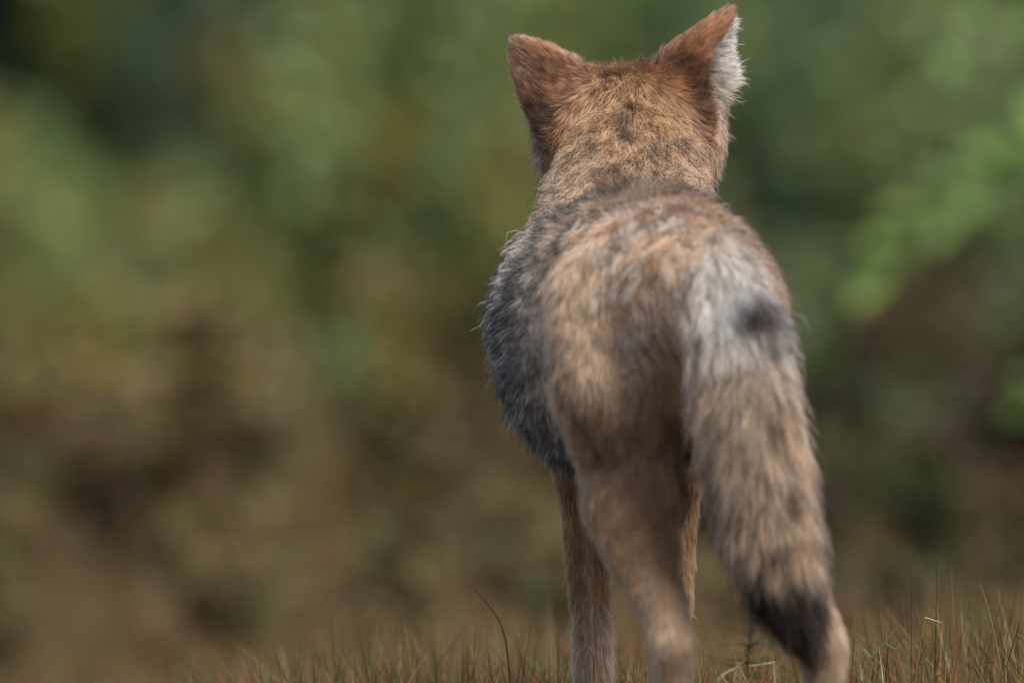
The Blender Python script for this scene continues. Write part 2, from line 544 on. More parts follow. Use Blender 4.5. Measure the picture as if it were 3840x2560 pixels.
def whorl(c, n, L, g, up=.5):
    out = []
    for i in range(n):
        a = i * 2.4 + g.uniform(-.5, .5)
        d = np.array([math.cos(a), math.sin(a), up + g.uniform(-.3, .3)])
        l_ = L * g.uniform(.5, 1.2)
        o_ = np.array([0, 0, g.uniform(-.008, .008)])
        out.append([np.array(c) + o_ + d * l_ * t + np.array([0, 0, -.25 * l_ * t * t]) for t in (0, .35, .7, 1)])
    return out


g = np.random.default_rng(77)
STRAW, DKGRN = srgb(150, 132, 104), srgb(48, 60, 36)
stalk('dry_stalk', [(0.1713, 0.3, 0.0628), (0.192, 0.3, 0.129), (0.2086, 0.31, 0.1395), (0.2295, 0.32, 0.1418), (0.2504, 0.33, 0.1449)], .0012, .0007, STRAW,
      'pale dry stalk bent over between the hind legs', 'stalk',
      [('side_twig', [[(0.2128, 0.31, 0.1399), (0.2194, 0.31, 0.1453), (0.2235, 0.31, 0.1486)], [(0.1982, 0.3, 0.1331), (0.2035, 0.3, 0.1265), (0.2126, 0.3, 0.1207)]], .0010, .0004, STRAW)])
stalk('feathery_weed', [(0.2203, 0.2, 0.0488), (0.2207, 0.2, 0.1146), (0.2236, 0.2, 0.1639), (0.2277, 0.2, 0.1804)], .0009, .0005, DKGRN,
      'dark green feathery weed standing beside the tail tip', 'weed',
      [('leaf', whorl((0.2244, 0.2, 0.168), 15, .024, g) + whorl((0.2228, 0.2, 0.1557), 15, .030, g, .4) + whorl((0.2215, 0.2, 0.1413), 12, .034, g, .3) + whorl((0.2273, 0.2, 0.1796), 10, .016, g, .9), 0.0005, .0002, DKGRN)])
stalk('grass_stem', [(0.0008, 0.66, 0.0199), (-0.0017, 0.66, 0.1215), (-0.0059, 0.66, 0.1681), (-0.0195, 0.66, 0.1914), (-0.0372, 0.66, 0.2087)], .0013, .0004, srgb(120, 84, 46),
      'long rusty grass stem bending away from the front paw', 'grass stem')
stalk('pale_straw', [(-0.2318, 1.9, -0.0319), (-0.2346, 1.9, 0.0685), (-0.2378, 1.9, 0.105), (-0.2428, 1.9, 0.1278)], .0022, .0010, STRAW,
      'single pale straw standing apart in the low grass', 'straw')
stalk('curly_vine', [(0.3479, 0.62, 0.0379), (0.3437, 0.62, 0.1055), (0.3488, 0.62, 0.1477), (0.3606, 0.62, 0.1561), (0.3699, 0.62, 0.1688), (0.3766, 0.62, 0.1764)], .0008, .0005, srgb(88, 108, 74),
      'thin grey green vine curling in the grass beside a hind leg', 'vine',
      [('tendril', [[(0.3479, 0.62, 0.1435), (0.3416, 0.62, 0.1519), (0.3352, 0.62, 0.1494), (0.3319, 0.62, 0.1544)], [(0.3627, 0.62, 0.157), (0.3699, 0.62, 0.1519), (0.3758, 0.62, 0.1553), (0.3732, 0.62, 0.1612)]], .0008, .0004, srgb(98, 116, 84))])
stalk('grass_stem', [(0.3922, 0.62, 0.0252), (0.3893, 0.62, 0.1055), (0.3935, 0.62, 0.1477), (0.4003, 0.62, 0.1823)], .0011, .0007, srgb(116, 82, 50),
      'rusty grass stem with a snapped pale tip', 'grass stem',
      [('broken_tip', [[(0.4003, 0.62, 0.1823), (0.4087, 0.62, 0.1798), (0.4172, 0.62, 0.1772)]], .0010, .0006, STRAW)])
stalk('grass_stem', [(0.4824, 0.6, 0.0216), (0.479, 0.6, 0.0975), (0.4698, 0.6, 0.1565), (0.458, 0.6, 0.2029), (0.4529, 0.6, 0.2155)], .0014, .0005, srgb(104, 96, 50),
      'tallest olive grass stem, rising beyond the snapped pale stem', 'grass stem')

# ------------------------------------------------------------------ the coyote: one continuous body surface from blended capsules
# (region, point a, radius a, point b, radius b) in metres; points go down the bones
B = []
CHAINS = []


def chain(region, pts):
    CHAINS.append((len(B), len(B) + len(pts) - 1))
    for (a, ra), (b, rb) in zip(pts[:-1], pts[1:]):
        B.append((region, np.array(a, float), ra, np.array(b, float), rb))


# trunk
chain('rump', [((0.1726, 0.05, 0.4883), .062), ((0.1512, 0.15, 0.4975), .084), ((0.1299, 0.3, 0.4947), .082)])
chain('rump', [((0.1567, 0.09, 0.4435), .060), ((0.1332, 0.2, 0.4475), .078), ((0.1175, 0.3, 0.4475), .080)])
chain('torso', [((0.1299, 0.3, 0.4947), .082), ((0.1053, 0.45, 0.483), .083), ((0.0963, 0.56, 0.4769), .080)])
chain('torso', [((0.1175, 0.3, 0.4475), .082), ((0.0996, 0.48, 0.4663), .084), ((0.0943, 0.58, 0.4685), .080)])
chain('torso', [((0.1175, 0.3, 0.4268), .068), ((0.0984, 0.42, 0.4183), .080), ((0.0924, 0.54, 0.4223), .078)])
chain('neck', [((0.0976, 0.56, 0.4853), .076), ((0.1115, 0.63, 0.5615), .068), ((0.1171, 0.7, 0.6172), .059), ((0.115, 0.755, 0.6369), .056)])
chain('neck', [((0.0922, 0.58, 0.4601), .075), ((0.1076, 0.67, 0.5449), .060), ((0.1166, 0.75, 0.6135), .050)])
# head
chain('head', [((0.081, 0.765, 0.6613), .052), ((0.1474, 0.765, 0.6648), .052)])
chain('head', [((0.0862, 0.78, 0.6351), .048), ((0.145, 0.78, 0.6368), .048)])
chain('head', [((0.1125, 0.77, 0.6435), .056), ((0.1156, 0.84, 0.6444), .045)])
chain('muzzle', [((0.116, 0.84, 0.6508), .040), ((0.1175, 0.93, 0.639), .025), ((0.1182, 0.97, 0.6373), .017)])
# front legs
chain('foreleg', [((0.071, 0.55, 0.4223), .058), ((0.071, 0.53, 0.3467), .036), ((0.0719, 0.55, 0.2961), .0235), ((0.0728, 0.56, 0.233), .0185), ((0.0778, 0.56, 0.1825), .017), ((0.0787, 0.56, 0.1236), .0175), ((0.0791, 0.56, 0.0647), .015), ((0.0791, 0.57, 0.0224), .017)])
chain('paw', [((0.0792, 0.575, 0.0172), .0185), ((0.0794, 0.615, 0.0119), .0165)])
chain('foreleg', [((0.1362, 0.55, 0.4223), .056), ((0.1507, 0.53, 0.3467), .036), ((0.1568, 0.55, 0.2961), .0215), ((0.1556, 0.56, 0.233), .0185), ((0.1531, 0.56, 0.1825), .0165), ((0.1514, 0.56, 0.1236), .0175), ((0.1506, 0.56, 0.0647), .015), ((0.1503, 0.57, 0.0224), .017)])
chain('paw', [((0.1503, 0.575, 0.0172), .0185), ((0.1507, 0.615, 0.0119), .0165)])
# hind legs
chain('thigh', [((0.0916, 0.13, 0.4844), .056), ((0.0963, 0.09, 0.4108), .056), ((0.1104, 0.12, 0.3412), .046), ((0.1143, 0.1, 0.3046), .041)])
chain('thigh', [((0.0889, 0.22, 0.4434), .048), ((0.1045, 0.22, 0.3529), .036)])
chain('hindleg', [((0.1143, 0.1, 0.3046), .041), ((0.1166, 0.07, 0.2723), .0355), ((0.1243, 0.02, 0.2404), .0285), ((0.1409, -0.03, 0.2006), .0205), ((0.1504, -0.055, 0.1687), .0180), ((0.1504, -0.05, 0.1281), .0145), ((0.1498, -0.03, 0.0386), .0140)])
chain('paw', [((0.1499, -0.02, 0.0189), .0175), ((0.1504, 0.03, 0.0151), .0165)])
chain('thigh', [((0.1957, 0.11, 0.4762), .058), ((0.2096, 0.08, 0.4027), .048), ((0.2223, 0.11, 0.3413), .040), ((0.2322, 0.09, 0.3047), .034)])
chain('thigh', [((0.191, 0.22, 0.4434), .048), ((0.2115, 0.22, 0.3529), .036)])
chain('hindleg', [((0.2322, 0.09, 0.3047), .034), ((0.2418, 0.05, 0.2725), .028), ((0.2533, 0.01, 0.2405), .0225), ((0.2763, -0.02, 0.2004), .019), ((0.2909, -0.04, 0.1684), .0195), ((0.2901, -0.04, 0.1279), .0160), ((0.2872, -0.02, 0.0384), .0140)])
chain('paw', [((0.287, -0.01, 0.0186), .0175), ((0.288, 0.04, 0.0148), .0165)])
# tail
chain('tail', [((0.1667, 0.075, 0.516), .036), ((0.1875, 0.005, 0.4881), .038), ((0.2057, -0.03, 0.4557), .038), ((0.2142, -0.055, 0.4031), .038), ((0.2254, -0.065, 0.3426), .037), ((0.237, -0.07, 0.282), .034), ((0.2487, -0.07, 0.2416), .028), ((0.2625, -0.07, 0.2013), .018), ((0.273, -0.07, 0.175), .008)])

# ears: curved sheets; outline (x, z), depth y0 at a pivot, slopes, cup, half thickness
EARS = [
    ('ear', [(0.0697, 0.7111), (0.0655, 0.7239), (0.0464, 0.7332), (0.0221, 0.7426), (0.0128, 0.7452), (0.0051, 0.7443), (0.0013, 0.7384), (0.0009, 0.7239), (0.0047, 0.7026), (0.0136, 0.6771), (0.0289, 0.6537), (0.0612, 0.6473)], .722, -0.10, 0.0, -7.0, .0050),
    ('ear', [(0.1378, 0.7111), (0.1472, 0.7315), (0.1582, 0.7396), (0.1803, 0.7545), (0.2037, 0.7698), (0.2126, 0.7745), (0.2152, 0.769), (0.2075, 0.7545), (0.1931, 0.7358), (0.1863, 0.7154), (0.1837, 0.692), (0.1905, 0.6652), (0.1803, 0.6431), (0.1463, 0.6558)], .718, 0.05, 0.0, 9.0, .0050),
    ('ear_lining', [(0.1718, 0.7409), (0.1973, 0.7579), (0.2109, 0.769), (0.2109, 0.7579), (0.2101, 0.7366), (0.2092, 0.7154), (0.2037, 0.7005), (0.1973, 0.6877), (0.1803, 0.6771), (0.1676, 0.6984)], .752, 0.0, 0.0, 0.0, .0042),
    ('ear_fringe', [(0.0527, 0.7154), (0.0357, 0.7281), (0.0136, 0.7358), (0.0119, 0.7196), (0.0132, 0.6984), (0.017, 0.6792), (0.0289, 0.6622), (0.0485, 0.6601)], .752, 0.0, 0.0, 0.0, .0040),
]


def d_bone(p, b):
    _, a, ra, c, rc = b
    ab = c - a
    t = np.clip(((p - a) @ ab) / max(ab @ ab, 1e-12), 0, 1)
    q = p - a - t[..., None] * ab
    return np.sqrt((q * q).sum(-1)) - (ra + (rc - ra) * t)


def d_ear(p, e):
    _, poly, y0, sx, sz, cup, th = e
    P2 = np.array(poly, float)
    x, z = p[..., 0], p[..., 2]
    d = np.full(x.shape, 1e9)
    s = np.ones(x.shape)
    n = len(P2)
    for i in range(n):
        j = (i - 1) % n
        ex, ez = P2[j] - P2[i]
        wx, wz = x - P2[i, 0], z - P2[i, 1]
        t = np.clip((wx * ex + wz * ez) / (ex * ex + ez * ez), 0, 1)
        bx, bz = wx - ex * t, wz - ez * t
        d = np.minimum(d, bx * bx + bz * bz)
        c1, c2, c3 = z >= P2[i, 1], z < P2[j, 1], ex * wz > ez * wx
        s = np.where((c1 & c2 & c3) | (~c1 & ~c2 & ~c3), -s, s)
    d = s * np.sqrt(d)
    cx, cz = P2.mean(0)
    ym = y0 + sx * (x - cx) + sz * (z - cz) + (cup * (x - cx) ** 2 if cup > 0 else -cup * (x - cx) ** 2)
    dy = np.abs(p[..., 1] - ym) - th
    a = d - 0.003
    k = .004
    h = np.maximum(k - np.abs(a - dy), 0) / k
    return np.maximum(a, dy) + h * h * k * 0.25


STEP = 0.004
LO = np.array([-0.07, -0.15, -0.03])
HI = np.array([0.40, 1.02, 0.82])
N = np.ceil((HI - LO) / STEP).astype(int)
grid = np.full(N, 1.0, np.float32)
AX = [LO[i] + STEP * np.arange(N[i]) for i in range(3)]


def stamp(fn, lo, hi, k):
    i0 = np.clip(((lo - LO) / STEP).astype(int), 0, N - 1)
    i1 = np.clip(((hi - LO) / STEP).astype(int) + 2, 1, N)
    G = np.stack(np.meshgrid(*[AX[i][i0[i]:i1[i]] for i in range(3)], indexing='ij'), -1)
    d = fn(G)
    sl = tuple(slice(i0[i], i1[i]) for i in range(3))
    o = grid[sl]
    h = np.maximum(k - np.abs(o - d), 0) / k
    grid[sl] = np.minimum(o, d) - h * h * k * 0.25


KB = dict(rump=.05, torso=.05, neck=.05, head=.02, muzzle=.025, foreleg=.022, paw=.012, thigh=.026, hindleg=.018, tail=.012)
for c0, c1 in CHAINS:                     # bones of one chain meet without a bulge; chains blend into each other
    bs = B[c0:c1]
    k = KB[bs[0][0]]
    m = max(max(b[2], b[4]) for b in bs) + k + 3 * STEP
    stamp(lambda G: np.minimum.reduce([d_bone(G, b) for b in bs]), np.min([np.minimum(b[1], b[3]) for b in bs], 0) - m,
          np.max([np.maximum(b[1], b[3]) for b in bs], 0) + m, k)
for e in EARS:
    P2 = np.array(e[1])
    stamp(lambda G: d_ear(G, e), np.array([P2[:, 0].min() - .03, .66, P2[:, 1].min() - .03]),
          np.array([P2[:, 0].max() + .03, .84, P2[:, 1].max() + .03]), .022 if e[0] == 'ear' else .010)


def surface_nets(v, lo, st):
    ins = v < 0
    c = np.zeros(np.array(v.shape) - 1, np.int8)
    for dx in (0, 1):
        for dy in (0, 1):
            for dz in (0, 1):
                c += ins[dx:v.shape[0] - 1 + dx, dy:v.shape[1] - 1 + dy, dz:v.shape[2] - 1 + dz]
    act = (c > 0) & (c < 8)
    ids = np.full(act.shape, -1, np.int64)
    cell = np.argwhere(act)
    ids[act] = np.arange(len(cell))
    acc = np.zeros((len(cell), 3))
    cnt = np.zeros(len(cell))
    corners = [(a, b_, c_) for a in (0, 1) for b_ in (0, 1) for c_ in (0, 1)]
    for A in corners:
        for ax in range(3):
            if A[ax] == 0:
                Bc = list(A)
                Bc[ax] = 1
                va = v[cell[:, 0] + A[0], cell[:, 1] + A[1], cell[:, 2] + A[2]].astype(float)
                vb = v[cell[:, 0] + Bc[0], cell[:, 1] + Bc[1], cell[:, 2] + Bc[2]].astype(float)
                m = (va < 0) != (vb < 0)
                t = np.where(m, va / np.where(np.abs(va - vb) < 1e-12, 1, va - vb), 0)
                pt = np.array(A, float)[None].repeat(len(cell), 0)
                pt[:, ax] += t
                acc += pt * m[:, None]
                cnt += m
    V = lo + (cell + acc / cnt[:, None]) * st
    F = []
    for ax in range(3):
        u, w = (ax + 1) % 3, (ax + 2) % 3
        s0 = [slice(None)] * 3
        s1 = [slice(None)] * 3
        s0[ax] = slice(0, -1)
        s1[ax] = slice(1, None)
        a, b_ = ins[tuple(s0)], ins[tuple(s1)]
        e = np.argwhere(a != b_)
        e = e[(e[:, u] > 0) & (e[:, w] > 0) & (e[:, u] < v.shape[u] - 1) & (e[:, w] < v.shape[w] - 1)]
        fl = a[e[:, 0], e[:, 1], e[:, 2]]

        def q(du, dw):
            p = e.copy()
            p[:, u] -= du
            p[:, w] -= dw
            return ids[p[:, 0], p[:, 1], p[:, 2]]
        f = np.stack([q(1, 1), q(0, 1), q(0, 0), q(1, 0)], 1)
        f = np.where(fl[:, None], f, f[:, ::-1])
        F.append(f)
    return V, np.concatenate(F)


BV, BF = surface_nets(grid, LO, STEP)
del grid


def vnormals(V, F):
    fn = np.cross(V[F[:, 2]] - V[F[:, 0]], V[F[:, 3]] - V[F[:, 1]])
    n = np.zeros_like(V)
    for j in range(4):
        np.add.at(n, F[:, j], fn)
    return unit(n)


# light smoothing of the surface
for it in range(5):
    s = np.zeros_like(BV)
    c = np.zeros(len(BV))
    for j in range(4):
        for jj in (1, 3):
            np.add.at(s, BF[:, j], BV[BF[:, (j + jj) % 4]])
            np.add.at(c, BF[:, j], 1)
    BV = BV * 0.5 + 0.5 * s / c[:, None]
BN = vnormals(BV, BF)

# ---- which part of the animal each surface point belongs to, and how the coat lies there
REG = ['rump', 'torso', 'neck', 'head', 'muzzle', 'foreleg', 'paw', 'thigh', 'hindleg', 'tail', 'ear', 'ear_lining', 'ear_fringe']
HEAD_DIR = np.array([-0.19, 0.98, 0.0])
FLOW = dict(rump=-HEAD_DIR * .55 + np.array([0, 0, -.75]), torso=-HEAD_DIR * .6 + np.array([0, 0, -.30]),
            neck=np.array([0, -.5, -.85]), head=np.array([0, -.6, -.75]), muzzle=np.array([0, -1, .1]),
            thigh=np.array([0.05, -.25, -.95]))
dist = np.stack([d_bone(BV, b) for b in B] + [d_ear(BV, e) for e in EARS], 1)
reg_of = [b[0] for b in B] + [e[0] for e in EARS]
flow_of = []
for b in B:
    flow_of.append(unit(FLOW[b[0]]) if b[0] in FLOW else unit(b[3] - b[1]))
flow_of += [unit(np.array([-.62, 0, .78])), unit(np.array([.70, 0, .72])), unit(np.array([.85, -.25, .05])), unit(np.array([-.7, 0, .3]))]
w = np.exp(-np.clip(dist - dist.min(1, keepdims=True), 0, .3) / 0.011)
w /= w.sum(1, keepdims=True)
VFLOW = w @ np.array(flow_of)
VW = np.stack([sum(w[:, i] for i in range(len(reg_of)) if reg_of[i] == r) for r in REG], 1)


def coat(p, n, W):
    """pigment of the coat with some painted shade (under, mid, tip), chance of a dark tip, length, lift, at points p with region weights W"""
    r = {k: W[:, i] for i, k in enumerate(REG)}
    m = len(p)
    x, y, z = p.T
    n1 = noise3(p, 38, 1)
    n2 = noise3(p, 95, 2)
    n3 = noise3(p, 14, 3)

    def C(*a):
        return np.tile(srgb(*a), (m, 1))

    def mixc(a, b, t):
        return a + (b - a) * np.clip(np.broadcast_to(t, m), 0, 1)[:, None]
    tan, warm, cream = C(206, 166, 126), C(212, 178, 150), C(246, 242, 236)
    rust, brown, black, white = C(190, 130, 84), C(88, 66, 50), C(24, 23, 25), C(244, 240, 234)
    pale = C(212, 188, 168)
    legr = C(160, 122, 86)
    # --- per region mid colours
    n5 = noise3(p, 170, 6)
    rump = mixc(mixc(warm, tan, 0.6 * n3), mixc(pale, cream, n5), sstep(.46, .63, .3 * n1 + .35 * n2 + .35 * n5))
    flank = mixc(cream, C(206, 194, 182), sstep(.35, .65, .5 * n1 + .5 * n5))
    lo_fl = sstep(.42, .34, z)
    torso = mixc(flank, rump, sstep(.50, .57, z + 0.03 * (n1 - .5)) * sstep(.50, .2, y))
    neck = mixc(tan, pale, 0.5 * sstep(.66, .60, z) + .25 * (n1 - .5))
    neck_side = sstep(.070, .094, np.abs(x - .115 + .25 * np.maximum(.62 - z, 0)))
    neck = mixc(neck, cream, neck_side * sstep(.72, .62, z))
    head = mixc(tan, C(212, 172, 130), n1)
    near_ear = np.exp(-np.clip(np.minimum(d_ear(p, EARS[0]), d_ear(p, EARS[1])), 0, 1) / .010)
    head = mixc(head, mixc(rust, tan, .25), 1.1 * near_ear)
    neck = mixc(neck, rust, .6 * near_ear)
    ear = mixc(rust, C(150, 100, 64), n1)
    thigh = mixc(C(200, 172, 144), C(154, 124, 98), sstep(.3, .75, .6 * n1 + .4 * n2))
    thigh = mixc(thigh, C(146, 108, 78), .8 * sstep(.40, .25, z + .04 * (n1 - .5)))  # browner low thigh, its underside shade partly painted into the colour
    fore_front = sstep(-.1, .5, np.abs(n[:, 0]))
    foreleg = mixc(C(200, 174, 150), legr, fore_front * sstep(.13, .24, z) + .25)
    foreleg = mixc(foreleg, C(190, 162, 138), sstep(.22, .12, z))
    hind = mixc(C(148, 114, 84), C(178, 150, 124), sstep(.28, .17, z) - .25 + .5 * n1)
    ps = np.stack([x + .19 * z + .008 * n1, y, .10 * z + .008 * n2 + .3 * x], 1)
    t1 = noise3(ps, 60, 8)
    t2 = noise3(ps, 34, 9)
    tail = mixc(C(190, 160, 130), C(232, 222, 208), .7 * sstep(.42, .62, z) * sstep(.3, .6, t1) + .45 * t1)
    tail = mixc(tail, C(186, 146, 114), .35 * sstep(.4, .7, t2))
    under = mixc(C(170, 150, 132), C(140, 124, 112), n1)
    cols = dict(rump=rump, torso=torso, neck=neck, head=head, muzzle=tan, foreleg=foreleg, paw=pale, thigh=thigh, hindleg=hind,
                tail=tail, ear=ear, ear_lining=white, ear_fringe=white)
    mid = sum(cols[k] * r[k][:, None] for k in REG)
    und = mixc(mixc(under, mid, .65), C(222, 214, 206)  , .8 * r['torso'])
    und = mixc(und, white, r['ear_lining'] + r['ear_fringe'])
    # --- dark tips
    sad = sstep(.545, .60, z)
    n4 = noise3(p, 130, 5)
    rim = sstep(.30, .70, n[:, 0]) * sstep(.03, .10, y)
    pt = (r['rump'] * np.clip(.20 + .5 * sstep(.48, .62, .3 * n1 + .7 * n4) * sstep(.46, .54, z) + .5 * sad + .75 * rim, 0, 1) + r['torso'] * (.46 + .5 * sstep(.38, .6, .3 * n1 + .3 * n2 + .4 * n4) - .15 * sstep(.5, .58, z) * sstep(.5, .2, y)) + r['neck'] * (.28 + .6 * neck_side)
          + r['head'] * (.16 + .5 * sstep(.5, .9, n[:, 2])) + r['ear'] * .25 + r['thigh'] * (.06 + .35 * sstep(.5, .75, .5 * n1 + .5 * n4)) + r['foreleg'] * .02
          + r['hindleg'] * .03 + r['tail'] * (.22 + .5 * sstep(.48, .66, .45 * t1 + .2 * t2 + .35 * n2)))
    tipc = mixc(black, brown, r['thigh'] + r['foreleg'] + r['hindleg'] + .25 * r['tail'] + .5 * r['rump'] + .3 * r['head'])
    # solid colours: shade painted at the ear bases, dark nape marks, gland mark and tip of the tail
    ear_edge = r['head'] + r['ear'] + r['neck']
    for (cx, cz, rad) in EAR_SHADE:
        d = np.sqrt((x - cx) ** 2 + (z - cz) ** 2)
        k = ear_edge * sstep(rad, rad * .4, d)
        mid = mixc(mid, C(64, 44, 32), .9 * k)
    for (cx, cz, rad) in MARKS_NAPE:
        d = np.sqrt(((x - cx) * 1.5) ** 2 + (z - cz) ** 2)
        mid = mixc(mid, C(120, 92, 70), .5 * ear_edge * sstep(rad, rad * .3, d + .01 * (n2 - .5)))
    tl = r['tail'] + .7 * r['rump']
    gx, gz = GLAND
    gx, gz = gx - .006, gz + .022
    d = np.sqrt(((x - gx) / 1.25) ** 2 + (z - gz) ** 2)
    gl = 1.0 * tl * sstep(.013, .004, d + .012 * (n2 - .5)) * sstep(.1, .0, y)
    halo = tl * sstep(.09, .04, d) * sstep(.15, .185, x + .008 * (n1 - .5)) * sstep(.08, .02, y)
    mid = mixc(mid, C(226, 222, 216), .9 * halo * sstep(-.05, .01, z - gz + .02))
    mid = mixc(mid, C(136, 140, 152), .65 * r['tail'] * sstep(.026, .010, d + .012 * (n2 - .5)) * sstep(.1, .0, y))
    mid = mixc(mid, C(44, 46, 54), gl)
    tt = r['tail'] * sstep(.262, .228, z + .03 * (n1 - .5))
    mid = mixc(mid, C(24, 22, 24), tt)
    pt = np.clip(pt + gl + tt + .75 * rim * sstep(.40, .47, z) * (r['thigh'] + r['torso']), 0, 1)
    # dark centre streak of the tail
    st = r['tail'] * sstep(.016, .004, np.abs(x - (TAILX[0] + TAILX[1] * (z - .45)))) * sstep(.45, .65, t1)
    mid = mixc(mid, C(84, 74, 70), .6 * st)
    # --- length, lift
    L = (.0225 * r['rump'] + .038 * r['torso'] + .027 * r['neck'] + .020 * r['head'] + .008 * r['muzzle'] + .011 * r['foreleg']
         + .008 * r['paw'] + .019 * r['thigh'] + (.012 + .007 * sstep(.20, .33, z)) * r['hindleg'] + .046 * r['tail'] + .0088 * r['ear'] + .013 * r['ear_lining'] * (1 + .7 * sstep(.735, .70, z)) + .008 * r['ear_fringe'])
    L = L * (1 - .2 * r['tail'] * sstep(.25, .19, z))
    L = L * (1 + .35 * r['foreleg'] * sstep(.2, -.6, n[:, 1]) * sstep(.28, .2, z))
    L = L * (1 + .35 * r['torso'] * sstep(.36, .30, z))
    L = L * (1 - .35 * r['rump'] * sstep(.52, .44, z))
    lift = (.40 * r['rump'] + .74 * r['torso'] + .52 * r['neck'] + .58 * r['head'] + .3 * r['muzzle'] + .34 * r['foreleg'] + .3 * r['paw']
            + .38 * r['thigh'] + .36 * r['hindleg'] + .36 * r['tail'] + .5 * r['ear'] + .45 * r['ear_lining'] + .3 * r['ear_fringe'])
    frizz = (.06 * r['rump'] + .02 * r['torso'] + .22 * r['neck'] * sstep(.70, .62, z) + .10 * r['neck'] + .10 * r['head'] + .12 * r['foreleg'] + .12 * r['tail'] + .15 * r['ear_lining'])
    clump = (.25 * r['rump'] + .5 * r['torso'] + .45 * r['neck'] + .35 * r['head'] + .35 * r['foreleg'] + .35 * r['thigh'] + .2 * r['hindleg']
             + .5 * r['tail'] + .3 * r['ear'] + .5 * r['ear_lining'])
    return dict(mid=mid, und=und, tip=tipc, pt=pt, L=L, lift=lift, frizz=frizz, clump=clump)


EAR_SHADE = [(0.0336, 0.6556, 0.02), (0.0399, 0.6726, 0.017), (0.0251, 0.6769, 0.018), (0.178, 0.7066, 0.022), (0.1674, 0.7194, 0.018), (0.1802, 0.6896, 0.02), (0.1823, 0.6726, 0.014)]
MARKS_NAPE = [(0.1129, 0.6745, 0.016), (0.1112, 0.6533, 0.016), (0.1057, 0.6087, 0.03), (0.0951, 0.6023, 0.026)]
GLAND = (0.2211, 0.4646)
TAILX = [.229, -.19]

vc = coat(BV, BN, VW)
coyote = empty('coyote', (0.15, 0.3, 0.0))
tag(coyote, 'tan and grey coyote standing in the grass with its back turned', 'coyote')
off = np.array([0.15, 0.3, 0.0])
body = link(bpy.data.objects.new('body', mesh_np('body', BV - off, BF, MAT_SKIN, vc['und'] * .8)), coyote)

# ---- hair
NH = 720000
q0, q1, q2, q3 = (BV[BF[:, j]] for j in range(4))
area = 0.5 * np.linalg.norm(np.cross(q2 - q0, q3 - q1), axis=1)
fr = VW[BF].mean(1)
fi_ = {k: i for i, k in enumerate(REG)}
dens = area * (1 + 1.0 * fr[:, fi_['ear']] + 1.6 * fr[:, fi_['ear_lining']] + .9 * fr[:, fi_['head']] + .8 * fr[:, fi_['foreleg']] + .6 * fr[:, fi_['neck']]
               + .5 * fr[:, fi_['hindleg']] + .3 * fr[:, fi_['tail']] - .5 * fr[:, fi_['muzzle']])
fz = BV[BF[:, 0]]
fi = rng.choice(len(BF), NH, p=dens / dens.sum())
u, v = rng.uniform(0, 1, (2, NH))


def bil(A):
    a, b, c, d = (A[BF[fi, j]] for j in range(4))
    uu, vv = (u, v) if A.ndim == 1 else (u[:, None], v[:, None])
    return a * (1 - uu) * (1 - vv) + b * uu * (1 - vv) + c * uu * vv + d * (1 - uu) * vv


P0 = bil(BV)
PN = unit(bil(BN))
PF = bil(VFLOW)
PW = bil(VW)
ct = coat(P0, PN, PW)
PF = unit(PF)
PF[:, 0] += np.clip((P0[:, 0] - .113) / .06, -1.2, 1.2) * (.5 * PW[:, fi_['neck']] + .45 * PW[:, fi_['head']])
PF[:, 0] += np.clip((P0[:, 0] - (.229 - .19 * (P0[:, 2] - .45))) / .04, -1, 1) * .35 * PW[:, fi_['tail']]
PF = unit(PF - (PF * PN).sum(1, keepdims=True) * PN * 0.97 + rng.normal(0, .10, (NH, 3)))
K = 6
T = np.linspace(0, 1, K)
guard = rng.uniform(0, 1, NH) < .22
stray = rng.uniform(0, 1, NH) < .03 - .03 * PW[:, fi_['torso']] + .035 * (PW[:, fi_['neck']] + PW[:, fi_['head']])
L = ct['L'] * rng.uniform(.65, 1.1, NH) * np.where(guard, 1.3, 1.0) * np.where(stray, 1.28, 1.0)
lift = np.clip(ct['lift'] + rng.normal(0, .13, NH) + .14 * guard, .06, 1.3)
# locks of the coat lie a little differently from place to place
wob = np.stack([noise3(P0, 45, s) - .5 for s in (11, 12, 13)], 1)
d0 = unit(PN * np.sin(lift)[:, None] + PF * np.cos(lift)[:, None] + (.5 - .36 * PW[:, fi_['torso']] - .34 * PW[:, fi_['tail']])[:, None] * wob)
d1 = unit(d0 * .8 + PF * (.55 - .35 * PW[:, fi_['torso']])[:, None] + np.array([0, 0, -.12]) - PN * .18)
Lc = L[:, None]
pts = np.zeros((NH, K, 3))
for k in range(1, K):
    dk = unit(d0 * (1 - T[k]) + d1 * T[k])
    pts[:, k] = pts[:, k - 1] + dk * Lc / (K - 1)
# frizz
am = ((ct['frizz'] + .04 * stray) * rng.uniform(.2, 1.8, NH))[:, None] * Lc
ph = rng.uniform(0, 6.28, (NH, 3))
fq = rng.uniform(4, 9, (NH, 1))
for k in range(1, K):
    pts[:, k] += am * np.sin(ph + fq * T[k]) * T[k] * .45 - am * np.sin(ph) * 0
pts += P0[:, None]
# clumps
ncl = NH // 50
ci = rng.choice(NH, ncl, replace=False)
kd = kdtree.KDTree(ncl)
for i, c in enumerate(P0[ci].tolist()):
    kd.insert(c, i)
kd.balance()
near = np.array([kd.find(c)[1] for c in P0.tolist()])
cc = ci[near]
ok = (np.linalg.norm(P0[cc] - P0, axis=1) < .012) & ((PN[cc] * PN).sum(1) > .5)
cs = np.where(ok, ct['clump'] * rng.uniform(.5, 1.1, NH) * np.where(stray, .25, 1), 0)
for k in range(1, K):
    f = (np.clip(cs, 0, .95) * T[k] ** 1.3)[:, None]
    pts[:, k] += (pts[cc, k] - pts[:, k]) * f
